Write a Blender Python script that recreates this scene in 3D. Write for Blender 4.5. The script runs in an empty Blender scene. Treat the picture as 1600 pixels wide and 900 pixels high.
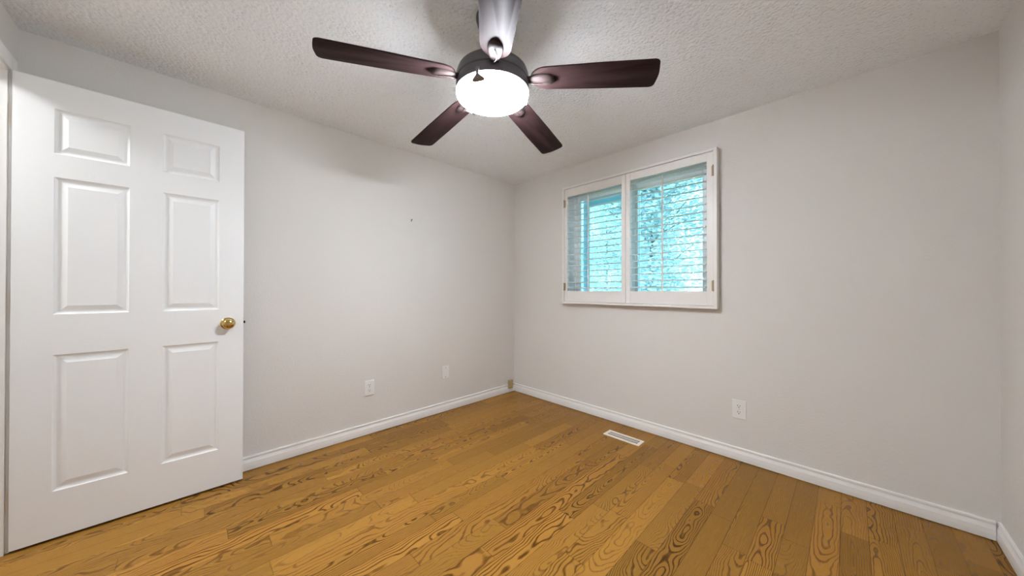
import bpy, bmesh, math, random
from mathutils import Vector, Matrix
PI = math.pi
C = bpy.context.scene.collection
S = bpy.context.scene

# ------------------------------------------------------------------ camera
F_PX = 514.98
YAW, PITCH, ROLL = 0.7957, 0.0047, 0.0016
CAM = Vector((2.597, -2.5791, 1.1173))
fwd = Vector((-math.sin(YAW) * math.cos(PITCH), math.cos(YAW) * math.cos(PITCH), math.sin(PITCH)))
r0 = fwd.cross(Vector((0, 0, 1))).normalized(); u0 = r0.cross(fwd)
right = math.cos(ROLL) * r0 + math.sin(ROLL) * u0
up = -math.sin(ROLL) * r0 + math.cos(ROLL) * u0
cd = bpy.data.cameras.new('camera'); cam = bpy.data.objects.new('camera', cd); C.objects.link(cam)
cd.sensor_width = 36.0; cd.lens = F_PX / 1600 * 36.0; cd.clip_start = 0.02; cd.clip_end = 200
m = Matrix((right, up, -fwd)).transposed().to_4x4(); m.translation = CAM
cam.matrix_world = m
S.camera = cam

# ------------------------------------------------------------------ world, lights, exposure
BOWL_EMIT = 25.0
BOWL_RIM_BOOST = 3.9
SKY = 0.85
HALL_FILL = 30.0
S.view_settings.view_transform = 'Standard'
S.view_settings.look = 'None'
S.view_settings.gamma = 1.0
S.view_settings.use_curve_mapping = False
S.view_settings.exposure = 2.0
w = bpy.data.worlds.new('world'); S.world = w; w.use_nodes = True
wn = w.node_tree.nodes; wl = w.node_tree.links; wn.clear()
wo = wn.new('ShaderNodeOutputWorld'); wb = wn.new('ShaderNodeBackground')
wb.inputs[0].default_value = (0.86, 0.94, 1.0, 1); wb.inputs[1].default_value = SKY
wl.new(wb.outputs[0], wo.inputs[0])
sd = bpy.data.lights.new('sun', 'SUN'); sd.energy = 3.1; sd.angle = 0.03; sd.color = (1.0, 0.97, 0.92)
sun = bpy.data.objects.new('sun', sd); C.objects.link(sun); sun.rotation_euler = Vector((0.25, 1.0, -0.95)).to_track_quat('-Z', 'Y').to_euler()

# ------------------------------------------------------------------ materials
def pmat(name, col, rough=0.5, metal=0.0, coat=0.0, spec=None, coat_rough=0.1):
    mt = bpy.data.materials.new(name); mt.use_nodes = True
    b = mt.node_tree.nodes['Principled BSDF']
    b.inputs['Base Color'].default_value = (*col, 1); b.inputs['Roughness'].default_value = rough
    b.inputs['Metallic'].default_value = metal; b.inputs['Coat Weight'].default_value = coat
    b.inputs['Coat Roughness'].default_value = coat_rough
    if spec is not None: b.inputs['Specular IOR Level'].default_value = spec
    return mt

def N(mt, typ, **kw):
    n = mt.node_tree.nodes.new(typ)
    for k, v in kw.items():
        if k.startswith('i_'): n.inputs[k[2:].replace('_', ' ')].default_value = v
        else: setattr(n, k, v)
    return n

def L(mt, a, b): mt.node_tree.links.new(a, b)

def bumped(mt, scale, dist, detail=3, strength=1.0, rough=0.55, coords='Object'):
    b = mt.node_tree.nodes['Principled BSDF']
    tc = N(mt, 'ShaderNodeTexCoord'); no = N(mt, 'ShaderNodeTexNoise', i_Scale=scale, i_Detail=detail, i_Roughness=rough)
    bp = N(mt, 'ShaderNodeBump', i_Strength=strength, i_Distance=dist)
    L(mt, tc.outputs[coords], no.inputs['Vector']); L(mt, no.outputs['Fac'], bp.inputs['Height']); L(mt, bp.outputs[0], b.inputs['Normal'])
    return no, bp, tc

def tint_noise(mt, scale, col, amount, detail=3):
    """slow variation of the paint's own colour"""
    b = mt.node_tree.nodes['Principled BSDF']
    tc = N(mt, 'ShaderNodeTexCoord'); no = N(mt, 'ShaderNodeTexNoise', i_Scale=scale, i_Detail=detail)
    mx = N(mt, 'ShaderNodeMix', data_type='RGBA')
    L(mt, tc.outputs['Object'], no.inputs['Vector'])
    L(mt, no.outputs['Fac'], mx.inputs[0])
    mx.inputs[6].default_value = (*[c * (1 - amount) for c in col], 1); mx.inputs[7].default_value = (*[min(1, c * (1 + amount)) for c in col], 1)
    L(mt, mx.outputs[2], b.inputs['Base Color'])

WALL = (0.71, 0.68, 0.64)
m_wall = pmat('wall_paint', WALL, 0.7, spec=0.3); bumped(m_wall, 90, 0.0012, 4); tint_noise(m_wall, 2.0, WALL, 0.012)
m_trim = pmat('trim_paint', (0.83, 0.81, 0.78), 0.35); bumped(m_trim, 25, 0.00015)
m_door = pmat('door_paint', (0.84, 0.84, 0.83), 0.38); bumped(m_door, 60, 0.0003)
m_shut = pmat('shutter_paint', (0.80, 0.77, 0.73), 0.4); bumped(m_shut, 60, 0.0002)
m_vinyl = pmat('white_vinyl', (0.90, 0.92, 0.93), 0.35); bumped(m_vinyl, 40, 0.0002)
m_plate = pmat('plate_plastic', (0.80, 0.78, 0.76), 0.35); bumped(m_plate, 60, 0.0001)
m_dark = pmat('dark_slot', (0.02, 0.018, 0.016), 0.6); bumped(m_dark, 60, 0.0001)
m_steel = pmat('steel', (0.6, 0.58, 0.55), 0.3, 1.0); bumped(m_steel, 200, 0.0001)
m_screw = pmat('dull_screw', (0.12, 0.11, 0.10), 0.5, 0.5); bumped(m_screw, 80, 0.0001)
m_brass = pmat('polished_brass', (0.62, 0.42, 0.16), 0.09, 1.0); bumped(m_brass, 80, 0.0001)
m_hinge = pmat('aged_hinge_brass', (0.42, 0.32, 0.2), 0.35, 1.0); bumped(m_hinge, 80, 0.0001)
m_black = pmat('black_metal', (0.015, 0.015, 0.017), 0.35, 0.6); bumped(m_black, 80, 0.0001)
m_box = pmat('tan_plastic', (0.42, 0.31, 0.15), 0.45); bumped(m_box, 80, 0.0003)
m_vent = pmat('vent_enamel', (0.86, 0.78, 0.68), 0.4); bumped(m_vent, 80, 0.0002)
m_ext = pmat('exterior_brick', (0.4, 0.3, 0.25), 0.8); bumped(m_ext, 20, 0.005)

# popcorn ceiling
CEIL = (0.93, 0.95, 0.97)
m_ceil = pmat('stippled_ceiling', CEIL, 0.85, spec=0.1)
def ceiling_nodes(mt):
    b = mt.node_tree.nodes['Principled BSDF']
    tc = N(mt, 'ShaderNodeTexCoord')
    n1 = N(mt, 'ShaderNodeTexNoise', i_Scale=85.0, i_Detail=4.0, i_Roughness=0.65)
    n2 = N(mt, 'ShaderNodeTexVoronoi', i_Scale=70.0, feature='SMOOTH_F1')
    n3 = N(mt, 'ShaderNodeTexNoise', i_Scale=9.0, i_Detail=2.0)
    for n in (n1, n2, n3): L(mt, tc.outputs['Object'], n.inputs['Vector'])
    a = N(mt, 'ShaderNodeMath', operation='SUBTRACT'); L(mt, n1.outputs['Fac'], a.inputs[0]); L(mt, n2.outputs['Distance'], a.inputs[1])
    mr = N(mt, 'ShaderNodeMapRange', i_From_Min=0.35, i_From_Max=0.65, i_To_Min=0.55, i_To_Max=1.1); L(mt, n3.outputs['Fac'], mr.inputs['Value'])
    m2 = N(mt, 'ShaderNodeMath', operation='MULTIPLY'); L(mt, a.outputs[0], m2.inputs[0]); L(mt, mr.outputs[0], m2.inputs[1])
    bp = N(mt, 'ShaderNodeBump', i_Strength=0.75, i_Distance=0.009); L(mt, m2.outputs[0], bp.inputs['Height']); L(mt, bp.outputs[0], b.inputs['Normal'])
    # pits of the plaster, slightly darker than the crests
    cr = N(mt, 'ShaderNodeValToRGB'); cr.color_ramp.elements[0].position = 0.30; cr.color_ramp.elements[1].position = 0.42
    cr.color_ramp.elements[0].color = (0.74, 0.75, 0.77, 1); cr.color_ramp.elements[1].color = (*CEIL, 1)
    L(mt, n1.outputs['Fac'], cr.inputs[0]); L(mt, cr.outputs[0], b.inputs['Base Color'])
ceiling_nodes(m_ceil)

# oak strip floor, boards along Y
PLANK_W = 0.091
m_floor = pmat('oak_strip_floor', (0.4, 0.2, 0.06), 0.3, coat=0.0, spec=0.10)
def floor_nodes(mt):
    b = mt.node_tree.nodes['Principled BSDF']
    tc = N(mt, 'ShaderNodeTexCoord'); sp = N(mt, 'ShaderNodeSeparateXYZ'); L(mt, tc.outputs['Object'], sp.inputs[0])
    def M(op, a, b_=None, c=None):
        n = N(mt, 'ShaderNodeMath', operation=op)
        for i, v in enumerate((a, b_, c)):
            if v is None: continue
            if isinstance(v, (int, float)): n.inputs[i].default_value = v
            else: L(mt, v, n.inputs[i])
        return n.outputs[0]
    def rnd(vec_out):
        n = N(mt, 'ShaderNodeTexWhiteNoise', noise_dimensions='3D'); L(mt, vec_out, n.inputs['Vector']); return n
    def comb(x, y, z):
        n = N(mt, 'ShaderNodeCombineXYZ')
        for i, v in enumerate((x, y, z)):
            if isinstance(v, (int, float)): n.inputs[i].default_value = v
            else: L(mt, v, n.inputs[i])
        return n.outputs[0]
    X, Y = sp.outputs[0], sp.outputs[1]
    xs = M('DIVIDE', M('ADD', X, -0.020), PLANK_W); row = M('FLOOR', xs); fx = M('SUBTRACT', xs, row)
    rr = rnd(comb(row, 3.7, 1.1)); rs = N(mt, 'ShaderNodeSeparateColor'); L(mt, rr.outputs['Color'], rs.inputs[0])
    Ln = M('MULTIPLY_ADD', rs.outputs[0], 0.5, 0.6)
    yo = M('MULTIPLY_ADD', rs.outputs[1], 3.0, 20.0)
    ys = M('DIVIDE', M('ADD', Y, yo), Ln); seg0 = M('FLOOR', ys); 
    # unequal boards: nudge each joint
    jn = rnd(comb(row, seg0, 7.7)); thr = M('MULTIPLY', jn.outputs['Value'], 0.75)
    fy0 = M('SUBTRACT', ys, seg0)
    past = M('GREATER_THAN', fy0, thr)
    seg = M('ADD', seg0, past)
    dj = M('MULTIPLY', M('ABSOLUTE', M('SUBTRACT', fy0, thr)), Ln)       # metres to the end joint
    rb = rnd(comb(row, seg, 0.5)); bs = N(mt, 'ShaderNodeSeparateColor'); L(mt, rb.outputs['Color'], bs.inputs[0])
    rb2 = rnd(comb(seg, row, 9.5)); bs2 = N(mt, 'ShaderNodeSeparateColor'); L(mt, rb2.outputs['Color'], bs2.inputs[0])
    # growth rings cut by the board: r = sqrt(x^2 + (z0 + k y + wobble)^2)
    wv = comb(M('MULTIPLY', X, 3.0), M('MULTIPLY', Y, 1.9), M('MULTIPLY', bs.outputs[0], 60.0))
    wob = N(mt, 'ShaderNodeTexNoise', i_Scale=1.0, i_Detail=3.0, i_Roughness=0.55); L(mt, wv, wob.inputs['Vector'])
    wv2 = comb(M('MULTIPLY', X, 18.0), M('MULTIPLY', Y, 6.0), M('MULTIPLY', bs.outputs[1], 60.0))
    wob2 = N(mt, 'ShaderNodeTexNoise', i_Scale=1.0, i_Detail=2.0, i_Roughness=0.5); L(mt, wv2, wob2.inputs['Vector'])
    xc = M('MULTIPLY', M('SUBTRACT', fx, M('MULTIPLY_ADD', bs.outputs[2], 1.5, -0.25)), PLANK_W)
    xc = M('ADD', xc, M('MULTIPLY', M('SUBTRACT', wob.outputs['Fac'], 0.5), 0.03))
    k = M('MULTIPLY', M('SUBTRACT', bs.outputs[0], 0.5), 0.16)
    zc = M('ADD', M('MULTIPLY', k, Y), M('MULTIPLY_ADD', bs2.outputs[0], 0.05, 0.004))
    zc = M('ADD', zc, M('MULTIPLY', M('SUBTRACT', wob.outputs['Fac'], 0.5), 0.12))
    zc = M('ADD', zc, M('MULTIPLY', M('SUBTRACT', wob2.outputs['Fac'], 0.5), 0.008))
    r = M('SQRT', M('ADD', M('POWER', M('ABSOLUTE', xc), 2.0), M('POWER', M('ABSOLUTE', zc), 2.0)))
    freq = M('MULTIPLY_ADD', bs2.outputs[1], 550.0, 650.0)
    wave = M('SINE', M('MULTIPLY', r, freq))
    ring = M('POWER', M('MULTIPLY_ADD', wave, 0.5, 0.5), 3.2)
    # pores: short dark dashes
    pv = comb(M('MULTIPLY', X, 420.0), M('MULTIPLY', Y, 14.0), M('MULTIPLY', bs.outputs[1], 30.0))
    po = N(mt, 'ShaderNodeTexNoise', i_Scale=1.0, i_Detail=3.0, i_Roughness=0.6); L(mt, pv, po.inputs['Vector'])
    pore = M('MULTIPLY', M('SUBTRACT', po.outputs['Fac'], 0.5), 1.2)
    ring2 = M('MULTIPLY', ring, M('MULTIPLY_ADD', po.outputs['Fac'], 1.4, 0.25))
    strength = M('MULTIPLY_ADD', bs2.outputs[2], 0.65, 0.30)
    dark = M('ADD', M('MULTIPLY', ring2, strength), M('MULTIPLY', pore, 0.28))
    cr = N(mt, 'ShaderNodeValToRGB'); e = cr.color_ramp.elements
    e[0].position = 0.0; e[0].color = (0.362, 0.178, 0.034, 1)
    e[1].position = 1.0; e[1].color = (0.072, 0.026, 0.003, 1)
    n = e.new(0.45); n.color = (0.196, 0.084, 0.012, 1)
    L(mt, dark, cr.inputs[0])
    hv = N(mt, 'ShaderNodeHueSaturation'); L(mt, cr.outputs[0], hv.inputs['Color'])
    L(mt, M('MULTIPLY_ADD', bs.outputs[1], 0.34, 0.82), hv.inputs['Value'])
    L(mt, M('MULTIPLY_ADD', bs2.outputs[1], 0.004, 0.498), hv.inputs['Hue'])
    # seams
    ex = M('MULTIPLY', M('MINIMUM', fx, M('SUBTRACT', 1.0, fx)), PLANK_W)
    d = M('MINIMUM', ex, dj)
    seam = M('LESS_THAN', d, 0.0008)
    mx = N(mt, 'ShaderNodeMix', data_type='RGBA'); L(mt, M('MULTIPLY', seam, 0.75), mx.inputs[0])
    L(mt, hv.outputs[0], mx.inputs[6]); mx.inputs[7].default_value = (0.05, 0.02, 0.006, 1)
    L(mt, mx.outputs[2], b.inputs['Base Color'])
    bp = N(mt, 'ShaderNodeBump', i_Strength=0.35, i_Distance=0.0006)
    L(mt, M('SUBTRACT', M('MULTIPLY', dark, -0.6), M('MULTIPLY', seam, 1.5)), bp.inputs['Height']); L(mt, bp.outputs[0], b.inputs['Normal'])
    L(mt, M('MULTIPLY_ADD', dark, 0.10, 0.27), b.inputs['Roughness'])
floor_nodes(m_floor)

# dark stained fan blade
m_blade = pmat('espresso_blade', (0.030, 0.010, 0.010), 0.62, coat=0.0, spec=0.09)
def blade_nodes(mt):
    b = mt.node_tree.nodes['Principled BSDF']
    tc = N(mt, 'ShaderNodeTexCoord'); mp = N(mt, 'ShaderNodeMapping'); mp.inputs['Scale'].default_value = (3, 70, 70)
    no = N(mt, 'ShaderNodeTexNoise', i_Scale=1.0, i_Detail=4.0); L(mt, tc.outputs['Object'], mp.inputs[0]); L(mt, mp.outputs[0], no.inputs['Vector'])
    cr = N(mt, 'ShaderNodeValToRGB'); cr.color_ramp.elements[0].color = (0.018, 0.010, 0.010, 1); cr.color_ramp.elements[1].color = (0.046, 0.022, 0.021, 1)
    L(mt, no.outputs['Fac'], cr.inputs[0]); L(mt, cr.outputs[0], b.inputs['Base Color'])
blade_nodes(m_blade)
m_fan = pmat('brushed_pewter', (0.13, 0.125, 0.135), 0.42, 0.8); bumped(m_fan, 300, 0.0001)
m_iron = pmat('bronze_iron', (0.050, 0.034, 0.033), 0.5, 0.0, spec=0.14); bumped(m_iron, 300, 0.0001)
m_clip = pmat('clip_metal', (0.22, 0.20, 0.20), 0.4, 0.7); bumped(m_clip, 300, 0.0001)
m_bowl = pmat('lit_frosted_glass', (0.9, 0.9, 0.9), 0.25)
bb = m_bowl.node_tree.nodes['Principled BSDF']; bb.inputs['Emission Color'].default_value = (0.90, 0.955, 1.04, 1); bb.inputs['Emission Strength'].default_value = BOWL_EMIT
bumped(m_bowl, 60, 0.0003)
# extra glow added at the bowl's rim to throw light on the ceiling
_tc = N(m_bowl, 'ShaderNodeTexCoord'); _sp = N(m_bowl, 'ShaderNodeSeparateXYZ'); _mr = N(m_bowl, 'ShaderNodeMapRange', interpolation_type='SMOOTHSTEP')
for _i, _v in enumerate((0.030, 0.052, BOWL_EMIT, BOWL_EMIT * BOWL_RIM_BOOST)): _mr.inputs[_i + 1].default_value = _v
L(m_bowl, _tc.outputs['Object'], _sp.inputs[0]); L(m_bowl, _sp.outputs[2], _mr.inputs[0]); L(m_bowl, _mr.outputs[0], bb.inputs['Emission Strength'])

def thin_glass(name, tint, refl=0.06):
    mt = bpy.data.materials.new(name); mt.use_nodes = True; nt = mt.node_tree; nt.nodes.clear()
    o = nt.nodes.new('ShaderNodeOutputMaterial'); t = nt.nodes.new('ShaderNodeBsdfTransparent'); g = nt.nodes.new('ShaderNodeBsdfGlossy')
    t.inputs[0].default_value = (*tint, 1); g.inputs['Roughness'].default_value = 0.02
    mx = nt.nodes.new('ShaderNodeMixShader'); fr = nt.nodes.new('ShaderNodeFresnel'); fr.inputs[0].default_value = 1.35
    nt.links.new(fr.outputs[0], mx.inputs[0]); nt.links.new(t.outputs[0], mx.inputs[1]); nt.links.new(g.outputs[0], mx.inputs[2]); nt.links.new(mx.outputs[0], o.inputs[0])
    return mt
m_glass = thin_glass('cyan_coated_glass', (0.62, 0.90, 1.0))
m_leaf = pmat('leaf', (0.6, 0.66, 0.66), 0.6, spec=0.1); tint_noise(m_leaf, 1.5, (0.62, 0.67, 0.68), 0.08)
_tr = N(m_leaf, 'ShaderNodeBsdfTranslucent'); _tr.inputs[0].default_value = (0.66, 0.70, 0.70, 1)
_ms = N(m_leaf, 'ShaderNodeMixShader'); _ms.inputs[0].default_value = 0.55
_o = m_leaf.node_tree.nodes['Material Output']
L(m_leaf, m_leaf.node_tree.nodes['Principled BSDF'].outputs[0], _ms.inputs[1]); L(m_leaf, _tr.outputs[0], _ms.inputs[2]); L(m_leaf, _ms.outputs[0], _o.inputs[0])
m_leaf.node_tree.nodes['Principled BSDF'].inputs['Subsurface Weight'].default_value = 0.0
m_bark = pmat('bark', (0.2, 0.15, 0.11), 0.9); bumped(m_bark, 15, 0.02)
m_grass = pmat('lawn', (0.16, 0.24, 0.09), 0.9); tint_noise(m_grass, 1.0, (0.16, 0.24, 0.09), 0.3)

# ------------------------------------------------------------------ mesh helpers
def new(): return bmesh.new()
def box(bm, lo, hi, bev=0.0, seg=2):
    x0, y0, z0 = lo; x1, y1, z1 = hi
    vs = [bm.verts.new(v) for v in ((x0,y0,z0),(x1,y0,z0),(x1,y1,z0),(x0,y1,z0),(x0,y0,z1),(x1,y0,z1),(x1,y1,z1),(x0,y1,z1))]
    fs = [bm.faces.new([vs[i] for i in f]) for f in ((3,2,1,0),(4,5,6,7),(0,1,5,4),(1,2,6,5),(2,3,7,6),(3,0,4,7))]
    if bev > 0:
        es = list({e for f in fs for e in f.edges})
        bmesh.ops.bevel(bm, geom=es, offset=bev, segments=seg, profile=0.5, affect='EDGES')
def lathe(bm, prof, n=48, mat=Matrix.Identity(4)):
    rings = []
    for r, z in prof:
        if r < 1e-6: rings.append([bm.verts.new(mat @ Vector((0, 0, z)))])
        else: rings.append([bm.verts.new(mat @ Vector((r * math.cos(2*PI*i/n), r * math.sin(2*PI*i/n), z))) for i in range(n)])
    for a, b in zip(rings, rings[1:]):
        for i in range(n):
            j = (i + 1) % n
            f = [a[i % len(a)], a[j % len(a)], b[j % len(b)], b[i % len(b)]]
            f = list(dict.fromkeys(f))
            if len(f) > 2: bm.faces.new(f)
    if len(rings[0]) > 1: bm.faces.new(rings[0][::-1])
    if len(rings[-1]) > 1: bm.faces.new(rings[-1])
def extrude_profile(bm, pts, a, b, place):
    """closed 2D profile pts swept from a to b; place(u,v,t)->Vector"""
    A = [bm.verts.new(place(u, v, a)) for u, v in pts]; B = [bm.verts.new(place(u, v, b)) for u, v in pts]
    n = len(pts)
    for i in range(n): bm.faces.new((A[i], A[(i+1) % n], B[(i+1) % n], B[i]))
    bm.faces.new(A[::-1]); bm.faces.new(B)
def obj(name, bm, mt, parent=None, smooth=False, loc=None):
    bmesh.ops.recalc_face_normals(bm, faces=bm.faces[:])
    me = bpy.data.meshes.new(name); bm.to_mesh(me); bm.free()
    if smooth:
        for p in me.polygons: p.use_smooth = True
        try: me.set_sharp_from_angle(angle=math.radians(40))
        except Exception: pass
    me.materials.append(mt)
    o = bpy.data.objects.new(name, me); C.objects.link(o)
    if parent: o.parent = parent
    if loc: o.location = loc
    return o
def tag(o, label, cat, group=None):
    o['label'] = label; o['category'] = cat
    if group: o['group'] = group
    return o
def thing(name, label, cat, loc=(0,0,0), rz=0, group=None):
    o = bpy.data.objects.new(name, None); C.objects.link(o); o.location = loc; o.rotation_euler = (0, 0, rz)
    return tag(o, label, cat, group)
def struct(name, bm, mt, smooth=False):
    o = obj(name, bm, mt, smooth=smooth); o['kind'] = 'structure'; return o

W, H, BK = 3.07, 2.28, -3.13        # room width, height, back wall
T = 0.16
# ------------------------------------------------------------------ room shell
bm = new(); box(bm, (-T, -4.5, -0.12), (W + T, 0.18, 0)); struct('floor', bm, m_floor)
bm = new(); box(bm, (-T, -4.5, H), (W + T, 0.18, H + 0.12)); struct('ceiling', bm, m_ceil)
bm = new(); box(bm, (-T, -4.5, 0), (0, 0, H)); struct('wall_left', bm, m_wall)
bm = new(); box(bm, (W, -4.5, 0), (W + T, 0, H)); struct('wall_right', bm, m_wall)
WX0, WX1, WZ0, WZ1 = 0.735, 1.935, 1.035, 2.035     # window opening
bm = new()
def holed(bm, a0, a1, z0, z1, h0, h1, k0, k1, place):
    """wall slab with one rectangular hole, regular grid"""
    us = [a0, h0, h1, a1]; zs = [z0, k0, k1, z1]
    V = {}
    for s in (0, 1):
        for i, u in enumerate(us):
            for j, z in enumerate(zs): V[s, i, j] = bm.verts.new(place(u, z, s))
    for i in range(3):
        for j in range(3):
            if (i, j) == (1, 1): continue
            for s in (0, 1): bm.faces.new([V[s, i, j], V[s, i+1, j], V[s, i+1, j+1], V[s, i, j+1]])
    for (a, b) in (((1,1),(2,1)), ((2,1),(2,2)), ((2,2),(1,2)), ((1,2),(1,1))): bm.faces.new([V[0, *a], V[0, *b], V[1, *b], V[1, *a]])
    for i in range(3):
        for j in (0, 3): bm.faces.new([V[0, i, j], V[0, i+1, j], V[1, i+1, j], V[1, i, j]])
    for j in range(3):
        for i in (0, 3): bm.faces.new([V[0, i, j], V[0, i, j+1], V[1, i, j+1], V[1, i, j]])
holed(bm, -T, W + T, 0, H, WX0, WX1, WZ0, WZ1, lambda u, z, s: Vector((u, 0.18 * s, z)))
struct('wall_window', bm, m_wall)
DX0, DX1, DZ = 0.108, 0.905, 2.052                   # doorway in the back wall
bm = new()
for lo, hi in (((0, -3.24, 0), (DX0, BK, H)), ((DX1, -3.24, 0), (W, BK, H)), ((DX0, -3.24, DZ), (DX1, BK, H))): box(bm, lo, hi)
bmesh.ops.remove_doubles(bm, verts=bm.verts, dist=1e-5)
struct('wall_back', bm, m_wall)
bm = new(); box(bm, (0, -4.5, 0), (W, -4.40, H)); struct('wall_hall', bm, m_wall)

# baseboards
BP = [(0.0, 0.0045), (0.0145, 0.0045), (0.015, 0.028), (0.0135, 0.050), (0.0095, 0.062), (0.0078, 0.068), (0.0078, 0.0725), (0.0115, 0.0755), (0.0115, 0.0825), (0.0095, 0.0865), (0.0, 0.0865)]
G = 0.001
bm = new(); extrude_profile(bm, BP, BK + 0.001, -0.0005, lambda u, v, t: Vector((u + 0.0003, t, v))); struct('baseboard_left', bm, m_trim)
bm = new(); extrude_profile(bm, BP, 0.0165, W - 0.0165, lambda u, v, t: Vector((t, -u - 0.0003, v))); struct('baseboard_window', bm, m_trim)
bm = new(); extrude_profile(bm, BP, BK + 0.017, -0.0005, lambda u, v, t: Vector((W - 0.0003 - u, t, v))); struct('baseboard_right', bm, m_trim)
bm = new(); extrude_profile(bm, BP, DX1 + 0.075, W - 0.001, lambda u, v, t: Vector((t, BK + 0.0003 + u, v))); struct('baseboard_back', bm, m_trim)

# white liner of the window opening
bm = new(); a, b = 0.0005, 0.006
box(bm, (WX0 + a, 0.0005, WZ0 + a), (WX0 + b, 0.0845, WZ1 - a)); box(bm, (WX1 - b, 0.0005, WZ0 + a), (WX1 - a, 0.0845, WZ1 - a))
box(bm, (WX0 + b, 0.0005, WZ0 + a), (WX1 - b, 0.0845, WZ0 + b)); box(bm, (WX0 + b, 0.0005, WZ1 - b), (WX1 - b, 0.0845, WZ1 - a))
struct('trim_3', bm, m_vinyl)

# door casing and jamb
bm = new()
J = 0.018
box(bm, (DX0, -3.242, 0.001), (DX0 + J, BK + 0.001, DZ - J)); box(bm, (DX1 - J, -3.242, 0.001), (DX1, BK + 0.001, DZ - J)); box(bm, (DX0, -3.242, DZ - J), (DX1, BK + 0.001, DZ))
box(bm, (DX0 + J, -3.21, 0.001), (DX0 + J + 0.01, -3.175, DZ - J)); box(bm, (DX1 - J - 0.01, -3.21, 0.001), (DX1 - J, -3.175, DZ - J)); box(bm, (DX0 + J, -3.21, DZ - J - 0.01), (DX1 - J, -3.175, DZ - J))
struct('trim_1', bm, m_trim)
bm = new()
box(bm, (DX0 - 0.05, BK + 0.0005, 0.001), (DX0 + 0.006, BK + 0.012, DZ + 0.055), 0.003); box(bm, (DX1 - 0.006, BK + 0.0005, 0.001), (DX1 + 0.06, BK + 0.016, DZ + 0.055), 0.003)
box(bm, (DX0 + 0.006, BK + 0.0005, DZ - 0.006), (DX1 - 0.006, BK + 0.012, DZ + 0.055), 0.003)
struct('trim_2', bm, m_trim)

# ------------------------------------------------------------------ door leaf (six moulded panels)
DW, DH, DT = 0.765, 2.030, 0.035
PY = [(0.106, 0.327), (0.438, 0.657)]
PZ = [(0.206, 0.811), (0.991, 1.603), (1.708, 1.908)]
def door_mesh():
    bm = new()
    us = sorted({0, DW, *[v for p in PY for v in p]}); zs = sorted({0, DH, *[v for p in PZ for v in p]})
    for side in (1, -1):
        X = lambda d: side * (DT / 2 - d)
        g = {(i, j): bm.verts.new((X(0), u, z)) for i, u in enumerate(us) for j, z in enumerate(zs)}
        for i in range(len(us) - 1):
            for j in range(len(zs) - 1):
                q = [g[i, j], g[i+1, j], g[i+1, j+1], g[i, j+1]]
                if (us[i], us[i+1]) in PY and (zs[j], zs[j+1]) in PZ:
                    prev = q
                    for ins, d in ((0.003, 0.0035), (0.010, 0.0075), (0.014, 0.0080), (0.018, 0.0078), (0.036, 0.0020), (0.038, 0.0012)):
                        c = [bm.verts.new((X(d), us[i] + ins, zs[j] + ins)), bm.verts.new((X(d), us[i+1] - ins, zs[j] + ins)),
                             bm.verts.new((X(d), us[i+1] - ins, zs[j+1] - ins)), bm.verts.new((X(d), us[i] + ins, zs[j+1] - ins))]
                        for k in range(4): bm.faces.new([prev[k], prev[(k+1) % 4], c[(k+1) % 4], c[k]])
                        prev = c
                    bm.faces.new(prev)
                else: bm.faces.new(q)
    h = DT / 2
    for a, b in (((0, 0), (DW, 0)), ((DW, 0), (DW, DH)), ((DW, DH), (0, DH)), ((0, DH), (0, 0))):
        bm.faces.new([bm.verts.new((h, *a)), bm.verts.new((h, *b)), bm.verts.new((-h, *b)), bm.verts.new((-h, *a))])
    bmesh.ops.remove_doubles(bm, verts=bm.verts, dist=1e-6)
    # leave T-edges on rim: harmless, planar
    return bm
door = obj('door_1', door_mesh(), m_door, loc=(0.1289 - DT / 2, -3.1165, 0.012))
door.rotation_euler = (0, 0, math.atan2(0.0074, 0.7645)); door['kind'] = 'structure'
door['label'] = 'white six-panel door standing open flat beside the left wall'
def knob(side):
    bm = new()
    prof = [(0.0, 0.0), (0.033, 0.0), (0.0335, 0.003), (0.031, 0.006), (0.024, 0.009), (0.014, 0.011), (0.0115, 0.014), (0.0115, 0.024), (0.015, 0.028),
            (0.022, 0.032), (0.0265, 0.039), (0.0275, 0.046), (0.0255, 0.053), (0.020, 0.058), (0.012, 0.0605), (0.0, 0.061)]
    if side < 0: prof = [(r, z * 0.95) for r, z in prof]
    lathe(bm, prof, 40, Matrix.Translation((side * DT / 2, DW - 0.069, 0.910)) @ Matrix.Rotation(side * PI / 2, 4, 'Y'))
    return bm
for s in (1, -1): obj('door_knob', knob(s), m_brass, door, True)['label'] = 'round polished brass knob'
bm = new(); box(bm, (-0.011, DW - 0.0005, 0.885), (0.011, DW + 0.0012, 0.941), 0.0004); obj('latch_plate', bm, m_brass, door)
bm = new(); box(bm, (-0.007, DW, 0.905), (0.008, DW + 0.010, 0.920), 0.003); obj('latch_bolt', bm, m_black, door)['label'] = 'dark latch bolt on the door edge'
for z in (0.18, 1.0, 1.80):
    bm = new(); lathe(bm, [(0.0, 0), (0.006, 0), (0.006, 0.085), (0.0, 0.085)], 16, Matrix.Translation((-DT/2 - 0.004, -0.004, z)))
    box(bm, (-DT/2, -0.0012, z), (DT/2 - 0.006, -0.0002, z + 0.085)); obj('hinge', bm, m_brass, door, True)

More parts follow.
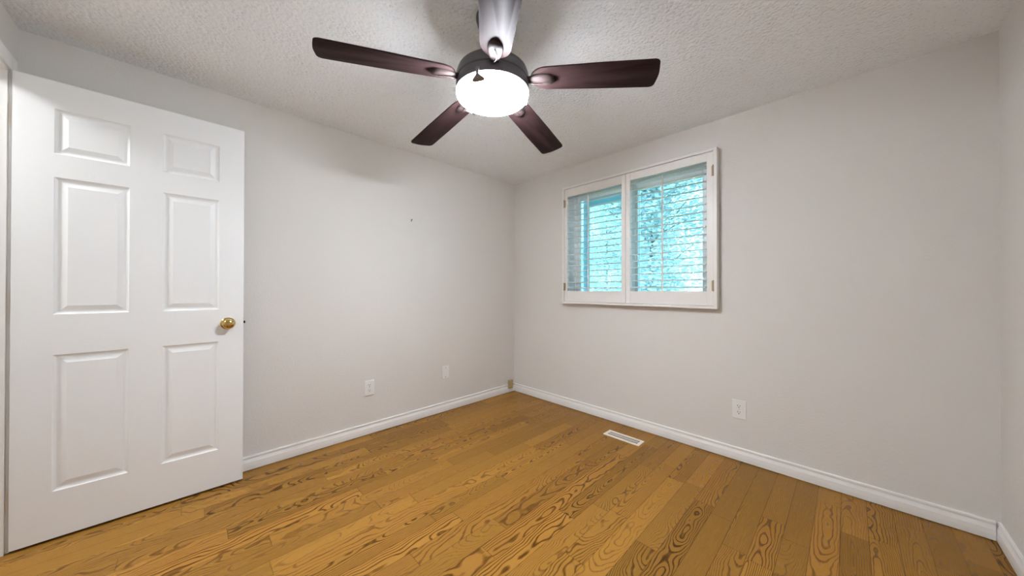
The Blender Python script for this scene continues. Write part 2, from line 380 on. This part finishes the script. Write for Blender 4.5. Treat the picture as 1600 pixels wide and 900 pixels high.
# ------------------------------------------------------------------ window (sliding, tinted double glazing)
win = bpy.data.objects.new('window_1', None); C.objects.link(win); win['kind'] = 'structure'; win.location = (WX0, 0.1, WZ0)
win['label'] = 'sliding window with cyan tinted panes behind the shutters'
WO = Vector(win.location)
def wframe(name, x0, x1, z0, z1, y0, y1, t, mt=m_vinyl, tl=None, bev=0.003):
    """rectangular frame, mitre-free, one mesh, built relative to window origin"""
    bm = new(); tl = tl or (t, t, t, t)   # left right bottom top
    def b(a, c): box(bm, Vector(a) - WO, Vector(c) - WO, bev, 1)
    b((x0, y0, z0), (x0 + tl[0], y1, z1)); b((x1 - tl[1], y0, z0), (x1, y1, z1))
    b((x0 + tl[0], y0, z0), (x1 - tl[1], y1, z0 + tl[2])); b((x0 + tl[0], y0, z1 - tl[3]), (x1 - tl[1], y1, z1))
    return obj(name, bm, mt, win)
def pane(x0, x1, z0, z1, y):
    bm = new(); box(bm, Vector((x0, y, z0)) - WO, Vector((x1, y + 0.004, z1)) - WO); obj('pane', bm, m_glass, win)
e = 0.001
wframe('window_frame', WX0 + e, WX1 - e, WZ0 + e, WZ1 - e, 0.085, 0.175, 0.030)
wframe('sash', 0.768, 1.345, 1.068, 2.002, 0.092, 0.112, 0.036, tl=(0.034, 0.040, 0.03, 0.040))
pane(0.800, 1.308, 1.096, 1.964, 0.100)
wframe('sash', 1.318, 1.902, 1.068, 2.002, 0.115, 0.135, 0.036, tl=(0.040, 0.055, 0.03, 0.052))
pane(1.356, 1.850, 1.096, 1.952, 0.123)
wframe('outer_sash', 0.800, 1.36, 1.080, 1.985, 0.148, 0.166, 0.05, tl=(0.070, 0.03, 0.02, 0.070))

# ------------------------------------------------------------------ plantation shutters
sh = thing('window_shutter', 'off-white louvered interior shutter pair mounted over the window', 'shutter', (1.335, 0, 0.985))
SO = Vector(sh.location)
def sbox(bm, a, c, bev=0.0015): box(bm, Vector(a) - SO, Vector(c) - SO, bev, 1)
FX0, FX1, FZ0, FZ1 = 0.690, 1.973, 0.988, 2.080
PD = -0.013        # how far the panels stand forward in the deep frame
bm = new(); ft = 0.0225
yf = (-0.056, -0.0005)
sbox(bm, (FX0, yf[0], FZ0), (FX0 + ft, yf[1], FZ1)); sbox(bm, (FX1 - ft, yf[0], FZ0), (FX1, yf[1], FZ1))
sbox(bm, (FX0 + ft, yf[0], FZ0), (FX1 - ft, yf[1], FZ0 + ft - 0.003)); sbox(bm, (FX0 + ft, yf[0], FZ1 - ft + 0.003), (FX1 - ft, yf[1], FZ1))
obj('shutter_frame', bm, m_shut, sh)
def louver_bm(x0, x1):
    bm = new(); n = 16; Wd, Th, tilt = 0.0615, 0.0095, math.radians(9)
    pts = []
    for i in range(n):
        a = 2 * PI * i / n; u = Wd / 2 * math.cos(a); v = Th / 2 * math.sin(a) * (1 - 0.35 * abs(math.cos(a)))
        pts.append((u * math.cos(tilt) - v * math.sin(tilt), u * math.sin(tilt) + v * math.cos(tilt)))
    extrude_profile(bm, pts, x0, x1, lambda u, v, t: Vector((t, u, v)))
    for xa, xb in ((x0 - 0.004, x0), (x1, x1 + 0.004)):
        box(bm, (xa, -0.003, -0.003), (xb, 0.003, 0.003))
    return bm
def shutter_panel(x0, x1, st_l, st_r, ztop, zbot, hinge_x, hs, rodx):
    z0, z1 = FZ0 + ft - 0.001, FZ1 - ft + 0.001
    y0, y1 = -0.034 + PD, -0.006 + PD
    bm = new()
    sbox(bm, (x0, y0, z0), (x0 + st_l, y1, z1), 0.001); sbox(bm, (x1 - st_r, y0, z0), (x1, y1, z1), 0.001)
    sbox(bm, (x0 + st_l, y0 + 0.0006, z0), (x1 - st_r, y1, zbot), 0.001); sbox(bm, (x0 + st_l, y0 + 0.0006, ztop), (x1 - st_r, y1, z1), 0.001)
    pn = obj('shutter_panel', bm, m_shut, sh)
    xa, xb = x0 + st_l + 0.004, x1 - st_r - 0.004
    n = 17; pitch = (ztop - zbot - 0.004) / n
    first = None
    for i in range(n):
        z = zbot + 0.002 + pitch * (i + 0.5)
        if first is None:
            first = obj('louver', louver_bm(xa - SO.x, xb - SO.x), m_shut, pn, True); lv = first
        else: lv = first.copy(); C.objects.link(lv); lv.parent = pn
        lv.location = (0, -0.020 + PD - SO.y, z - SO.z)
    bm = new()
    sbox(bm, (rodx - 0.0055, -0.062 + PD, zbot - 0.004), (rodx + 0.0055, -0.0515 + PD, ztop - 0.028), 0.002)
    obj('tilt_rod', bm, m_shut, pn)
    bm = new(); box(bm, (-0.001, -0.0027, -0.001), (0.001, 0.0027, 0.001)); st = obj('staple', bm, m_steel, pn)
    for i in range(n):
        if i: st = st.copy(); C.objects.link(st); st.parent = pn
        st.location = Vector((rodx, -0.0497 + PD, zbot + 0.002 + pitch * (i + 0.5) - 0.0045)) - SO
    bm = new(); sbox(bm, (rodx - 0.004, -0.0352 + PD, ztop + 0.004), (rodx + 0.004, -0.0335 + PD, ztop + 0.016), 0.0005); obj('rod_notch', bm, m_shut, pn)
    for zc in (1.145, 1.925):
        bm = new(); lathe(bm, [(0, -0.038), (0.0035, -0.038), (0.0042, -0.034), (0.0042, 0.034), (0.0035, 0.038), (0, 0.038)], 14, Matrix.Translation(Vector((hinge_x, -0.0435 + PD, zc)) - SO))
        sbox(bm, (min(hinge_x, hinge_x + hs * 0.012), -0.0355 + PD, zc - 0.034), (max(hinge_x, hinge_x + hs * 0.012), -0.0338 + PD, zc + 0.034), 0)
        obj('hinge', bm, m_hinge, pn, True)
    return pn
shutter_panel(FX0 + ft + 0.002, 1.3205, 0.030, 0.036, 1.985, 1.105, FX0 + ft, 1, 0.984)['label'] = 'left shutter panel'
shutter_panel(1.3235, FX1 - ft - 0.002, 0.036, 0.040, 1.998, 1.108, FX1 - ft, -1, 1.622)['label'] = 'right shutter panel'

sh.location.x += 0.009

# ------------------------------------------------------------------ ceiling fan
FCX, FCY = 1.539, -1.660
fan = thing('ceiling_fan', 'five-blade ceiling fan with dark wooden blades and lit frosted bowl', 'ceiling fan', (FCX, FCY, 1.887))
FZ = 1.887
def flathe(name, prof, mt, n=64, parent=fan):
    bm = new(); lathe(bm, [(r, z - FZ) for r, z in prof], n); return obj(name, bm, mt, parent, True)
flathe('motor_housing', [(0.0, 2.066), (0.055, 2.066), (0.098, 2.062), (0.128, 2.053), (0.146, 2.038), (0.1525, 2.020), (0.1535, 2.004), (0.1535, 1.996), (0.150, 1.993), (0.150, 1.988), (0.1535, 1.985), (0.1545, 1.962), (0.1555, 1.954), (0.154, 1.950), (0.0, 1.950)], m_fan)
flathe('canopy', [(0.0, H - 0.0005), (0.068, H - 0.0005), (0.0705, H - 0.006), (0.070, H - 0.020), (0.064, H - 0.040), (0.050, H - 0.058), (0.030, H - 0.068), (0.0, H - 0.070)], m_fan)
flathe('downrod', [(0.0, H - 0.069), (0.0125, H - 0.069), (0.0125, 2.110), (0.024, 2.106), (0.036, 2.090), (0.042, 2.0665), (0.0, 2.0665)], m_fan, 32)
flathe('light_bowl', [(0.0, 1.9495), (0.1475, 1.9495), (0.1505, 1.947), (0.1515, 1.942), (0.1495, 1.935), (0.140, 1.927), (0.122, 1.918), (0.098, 1.908), (0.070, 1.898), (0.035, 1.890), (0.0, 1.887)], m_bowl)
def cam_dir(a):     # bearing measured from the picture's right, as a world angle
    return math.radians(a) + math.atan2(right.y, right.x)
for a in (251.7, 22, 137):
    t = cam_dir(a); R_ = Matrix.Rotation(t, 4, 'Z')
    bm = new()
    pts = [(0.1552, 1.966, 0.008), (0.1575, 1.950, 0.006), (0.1570, 1.938, 0.006), (0.1545, 1.931, 0.014), (0.1500, 1.925, 0.023), (0.1440, 1.921, 0.027), (0.1390, 1.919, 0.018)]
    rows = []
    for r, z, hw in pts:
        rows.append([bm.verts.new(R_ @ Vector((r + d, s * hw, z - FZ))) for d in (0.0, 0.0025) for s in (-1, 1)])
    for A, B in zip(rows, rows[1:]):
        for i, j in ((0, 1), (1, 3), (3, 2), (2, 0)): bm.faces.new((A[i], A[j], B[j], B[i]))
    bm.faces.new([rows[0][i] for i in (0, 1, 3, 2)]); bm.faces.new([rows[-1][i] for i in (0, 1, 3, 2)])
    obj('bowl_clip', bm, m_clip, fan)
# blade in its own frame: +X outwards, pitched and drooping
DROOP = math.atan2(0.057, 0.66); PIT = math.radians(9)
BZ = 2.007 - FZ
BM = Matrix.Translation((0, 0, BZ)) @ Matrix.Rotation(DROOP, 4, 'Y') @ Matrix.Rotation(-PIT, 4, 'X')
def outline():
    pts = []
    def arc(cx, cy, rx, ry, a0, a1, n):
        for i in range(n + 1):
            a = math.radians(a0 + (a1 - a0) * i / n); pts.append((cx + rx * math.cos(a), cy + ry * math.sin(a)))
    arc(0.235, 0, 0.072, 0.0575, 90, 270, 18)            # rounded root
    pts.append((0.45, -0.064)); arc(0.640, -0.0485, 0.018, 0.018, -90, -10, 6)
    pts.append((0.6625, -0.02)); pts.append((0.664, 0.0)); pts.append((0.6625, 0.02))
    arc(0.640, 0.0485, 0.018, 0.018, 10, 90, 6); pts.append((0.45, 0.064))
    return pts
def blade_bm():
    bm = new(); o = outline(); n = len(o)
    A = [bm.verts.new(BM @ Vector((x, y, 0.003))) for x, y in o]; B = [bm.verts.new(BM @ Vector((x, y, -0.003))) for x, y in o]
    for i in range(n): bm.faces.new((A[i], A[(i+1) % n], B[(i+1) % n], B[i]))
    t = bm.faces.new(A); b = bm.faces.new(B[::-1])
    bmesh.ops.bevel(bm, geom=list(t.edges) + list(b.edges), offset=0.0012, segments=2, profile=0.5, affect='EDGES')
    return bm
def iron_bm():
    bm = new()
    # domed leaf under the blade root with a scooped outer end, running back to the motor
    secs = [(0.138, 0.016, 0.006), (0.152, 0.017, 0.008), (0.168, 0.020, 0.010), (0.185, 0.025, 0.012), (0.205, 0.0285, 0.014), (0.225, 0.0295, 0.015), (0.243, 0.027, 0.014), (0.256, 0.020, 0.011), (0.263, 0.010, 0.007)]
    rows = []; n = 14
    for x, hw, dz in secs:
        row = []
        for i in range(n + 1):
            a = PI * i / n
            y = hw * math.cos(a); z = -0.0032 - dz * math.sin(a) ** 0.8
            row.append(bm.verts.new(BM @ Vector((x, y, z))))
        rows.append(row)
    for A, B in zip(rows, rows[1:]):
        for i in range(n): bm.faces.new((A[i], A[i+1], B[i+1], B[i]))
        bm.faces.new((A[0], B[0], B[-1], A[-1]))
    bm.faces.new(rows[0]); bm.faces.new(rows[-1])
    # raised rib curling along the leaf
    prev = None
    for k in range(12):
        t = k / 11; x = 0.150 + 0.085 * t; y = 0.012 * math.sin(t * PI * 0.9) - 0.004; z = -0.0032 - 0.0155 - 0.001 * math.sin(t * PI)
        if t < 0.25: z += 0.006 * (1 - t / 0.25)
        ring = [bm.verts.new(BM @ Vector((x, y + 0.003 * math.cos(q), z + 0.003 * math.sin(q)))) for q in [i * PI / 3 for i in range(6)]]
        if prev:
            for i in range(6): bm.faces.new((prev[i], prev[(i+1) % 6], ring[(i+1) % 6], ring[i]))
        prev = ring
    return bm
PH0 = math.radians(249.7)
b0 = obj('blade', blade_bm(), m_blade, fan, True); i0 = obj('blade_iron', iron_bm(), m_iron, b0, True)
scr = []
for sx, sy in ((0.200, 0.040), (0.200, -0.040), (0.285, 0.0)):
    s0 = new(); lathe(s0, [(0.0, 0.0055), (0.003, 0.005), (0.0045, 0.003), (0.0045, 0.002)], 12, BM @ Matrix.Translation((sx, sy, 0))); scr.append(obj('screw', s0, m_steel, b0, True))
b0.rotation_euler.z = PH0
for k in range(1, 5):
    b = b0.copy(); C.objects.link(b); b.parent = fan; b.rotation_euler.z = PH0 - k * math.radians(72)
    for ch in (i0, *scr):
        c = ch.copy(); C.objects.link(c); c.parent = b

# ------------------------------------------------------------------ outlets and plates
def outlet(label, loc, rz, w, h, duplex=True, group=None):
    """built facing local -Y, origin at plate centre on wall"""
    t = thing('electrical_outlet' if duplex else 'blank_wall_plate', label, 'outlet' if duplex else 'wall plate', loc, rz, group)
    bm = new(); box(bm, (-w/2, -0.0065, -h/2), (w/2, -0.0004, h/2), 0.0028, 3); obj('cover_plate', bm, m_plate, t)
    if duplex:
        for s in (1, -1):
            bm = new(); cz = s * 0.0205
            pts = []
            for i in range(24):
                a = 2 * PI * i / 24; x = 0.0172 * math.cos(a); z = 0.0172 * math.sin(a); pts.append((x, max(-0.0135, min(0.0135, z)) + cz))
            extrude_profile(bm, pts, -0.0062, -0.0085, lambda u, v, y: Vector((u, y, v)))
            rc = obj('receptacle', bm, m_plate, t)
            bm = new()
            box(bm, (-0.0080, -0.0088, cz + 0.0005), (-0.0052, -0.0083, cz + 0.0095)); box(bm, (0.0052, -0.0088, cz + 0.0015), (0.0078, -0.0083, cz + 0.0090))
            lathe(bm, [(0, -0.0003), (0.0030, -0.0003), (0.0030, 0.0003), (0, 0.0003)], 14, Matrix.Translation((0, -0.0085, cz - 0.0065)) @ Matrix.Rotation(PI/2, 4, 'X'))
            obj('slots', bm, m_dark, rc)
        zs = (0.0,)
    else: zs = (0.042, -0.042)
    for z in zs:
        bm = new(); lathe(bm, [(0, 0), (0.0036, 0), (0.0032, 0.0009), (0, 0.0013)], 14, Matrix.Translation((0, -0.0063, z)) @ Matrix.Rotation(PI/2, 4, 'X'))
        obj('screw', bm, m_steel if duplex else m_screw, t)
    return t
outlet('white duplex outlet on the wall under and right of the window', (2.094, 0, 0.336), 0, 0.078, 0.122)
outlet('white duplex outlet low on the left wall, nearer the door', (0, -1.580, 0.355), PI/2, 0.073, 0.115)
outlet('blank white cover plate low on the left wall, nearer the corner', (0, -0.893, 0.357), PI/2, 0.072, 0.115, duplex=False)

# small tan cable box in the corner
t = thing('cable_box', 'small tan cable box on the baseboard in the room corner', 'cable box', (0.0156, -0.080, 0.046))
bm = new(); box(bm, (0.0, -0.032, 0.0), (0.022, 0.028, 0.092), 0.003); obj('box_body', bm, m_box, t)
bm = new(); lathe(bm, [(0, 0), (0.006, 0), (0.006, 0.010), (0.0035, 0.011), (0.0035, 0.016), (0, 0.016)], 16, Matrix.Translation((0.012, 0.028, 0.040)) @ Matrix.Rotation(-PI/2, 4, 'X'))
obj('connector', bm, m_black, t)
# nail
t = thing('wall_nail', 'small dark nail left in the bare left wall', 'nail', (0, -1.234, 1.708))
bm = new(); lathe(bm, [(0, -0.002), (0.0016, -0.002), (0.0016, 0.011), (0.0045, 0.0112), (0.0045, 0.0130), (0, 0.0132)], 14, Matrix.Rotation(PI/2, 4, 'Y')); nl = obj('nail_shaft', bm, m_black, t, True)
bm = new(); box(bm, (0.0003, -0.003, -0.014), (0.004, 0.003, -0.004), 0.001); obj('hook', bm, m_black, t)

# floor register
rg = thing('floor_register', 'white metal floor register set in the wood floor near the window wall', 'vent', (1.4065, -0.235, 0.0))
bm = new(); RW, RD = 0.140, 0.050
def rb(x0, x1, y0, y1, z0=0.0022, z1=0.0045): box(bm, (x0, y0, z0), (x1, y1, z1))
rb(-RW, RW, -RD, -0.031, 0.0004); rb(-RW, RW, 0.031, RD, 0.0004); rb(-RW, -0.117, -0.031, 0.031, 0.0004); rb(0.117, RW, -0.031, 0.031, 0.0004)
rb(-0.117, 0.117, -0.003, 0.003)
for i in range(21):
    x = -0.117 + 0.234 * (i + 1) / 22
    rb(x - 0.0017, x + 0.0017, -0.031, -0.003); rb(x - 0.0017, x + 0.0017, 0.003, 0.031)
obj('grille', bm, m_vent, rg)
bm = new(); box(bm, (-0.118, -0.032, 0.0002), (0.118, 0.032, 0.0012)); obj('dark_backing', bm, m_dark, rg)  # black sheet painted for the dark of the duct, no opening below

# ------------------------------------------------------------------ unseen hall lamp, added as fill light through the doorway
hl = thing('hall_fill_light', 'added round fill light on the unseen hall ceiling behind the doorway', 'fill light', (0.35, -3.75, H - 0.06))
bm = new(); lathe(bm, [(0, 0.0595), (0.15, 0.0595), (0.15, 0.045), (0.0, 0.045)], 32); obj('base', bm, m_steel, hl, True)
m_hall_fill = pmat('hall_fill_glow', (0.9, 0.9, 0.9), 0.4); hb = m_hall_fill.node_tree.nodes['Principled BSDF']
hb.inputs['Emission Color'].default_value = (0.92, 0.96, 1.0, 1); hb.inputs['Emission Strength'].default_value = HALL_FILL; bumped(m_hall_fill, 40, 0.0002)
bm = new(); lathe(bm, [(0, 0.0445), (0.14, 0.0445), (0.135, 0.025), (0.09, 0.007), (0.0, 0.0)], 32); obj('shade', bm, m_hall_fill, hl, True)

# ------------------------------------------------------------------ outside: lawn and trees beyond the window
GZ = -2.9
bm = new(); box(bm, (-30, 0.4, GZ - 0.2), (30, 40, GZ)); struct('ground', bm, m_grass)
bm = new(); box(bm, (-1.6, 0.19, GZ), (4.6, 0.30, -0.13)); struct('wall_outer', bm, m_ext)
def tree(label, x, y, h, cr, seed, leaves):
    rnd = random.Random(seed)
    t = thing('tree', label, 'tree', (x, y, GZ), 0)
    bm = new(); lathe(bm, [(0.13, 0), (0.09, 1.2), (0.05, h * 0.5), (0.015, h * 0.8)], 12)
    for k in range(9):
        a = rnd.uniform(0, 2*PI); zz = rnd.uniform(h * 0.35, h * 0.75); d = Vector((math.cos(a), math.sin(a), rnd.uniform(0.4, 0.9))).normalized()
        lathe(bm, [(0.022, 0), (0.006, cr * 0.7)], 7, Matrix.Translation((0, 0, zz)) @ d.to_track_quat('Z', 'Y').to_matrix().to_4x4())
    obj('trunk', bm, m_bark, t, True)
    bm = new()
    cl = [(Vector((rnd.gauss(0, cr * 0.42), rnd.gauss(0, cr * 0.35), rnd.uniform(h * 0.42, h * 0.97))), rnd.uniform(0.45, 0.9)) for _ in range(44)]
    for i in range(leaves):
        c, rad = rnd.choice(cl)
        p_ = c + Vector((rnd.gauss(0, 1), rnd.gauss(0, 1), rnd.gauss(0, 0.8))) * rad * 0.5
        q = Vector((rnd.gauss(0, 1), rnd.gauss(0, 1), rnd.gauss(0, 1))).normalized().to_track_quat('Z', 'Y').to_matrix()
        s = rnd.uniform(0.035, 0.06)
        vs = [bm.verts.new(p_ + q @ (Vector(v) * s)) for v in ((-1, 0, 0), (-0.3, -0.5, 0.12), (0.6, -0.35, 0.1), (1.1, 0, 0), (0.6, 0.35, 0.1), (-0.3, 0.5, 0.12))]
        bm.faces.new(vs)
    me = bpy.data.meshes.new('foliage'); bm.to_mesh(me); bm.free(); me.materials.append(m_leaf)
    o = bpy.data.objects.new('foliage', me); C.objects.link(o); o.parent = t
tree('leafy tree outside seen through the left shutter panel', -5.0, 10.8, 9.5, 2.8, 3, 42000)
tree('leafy tree outside seen through the right shutter panel', -0.9, 5.8, 8.0, 2.0, 5, 36000)
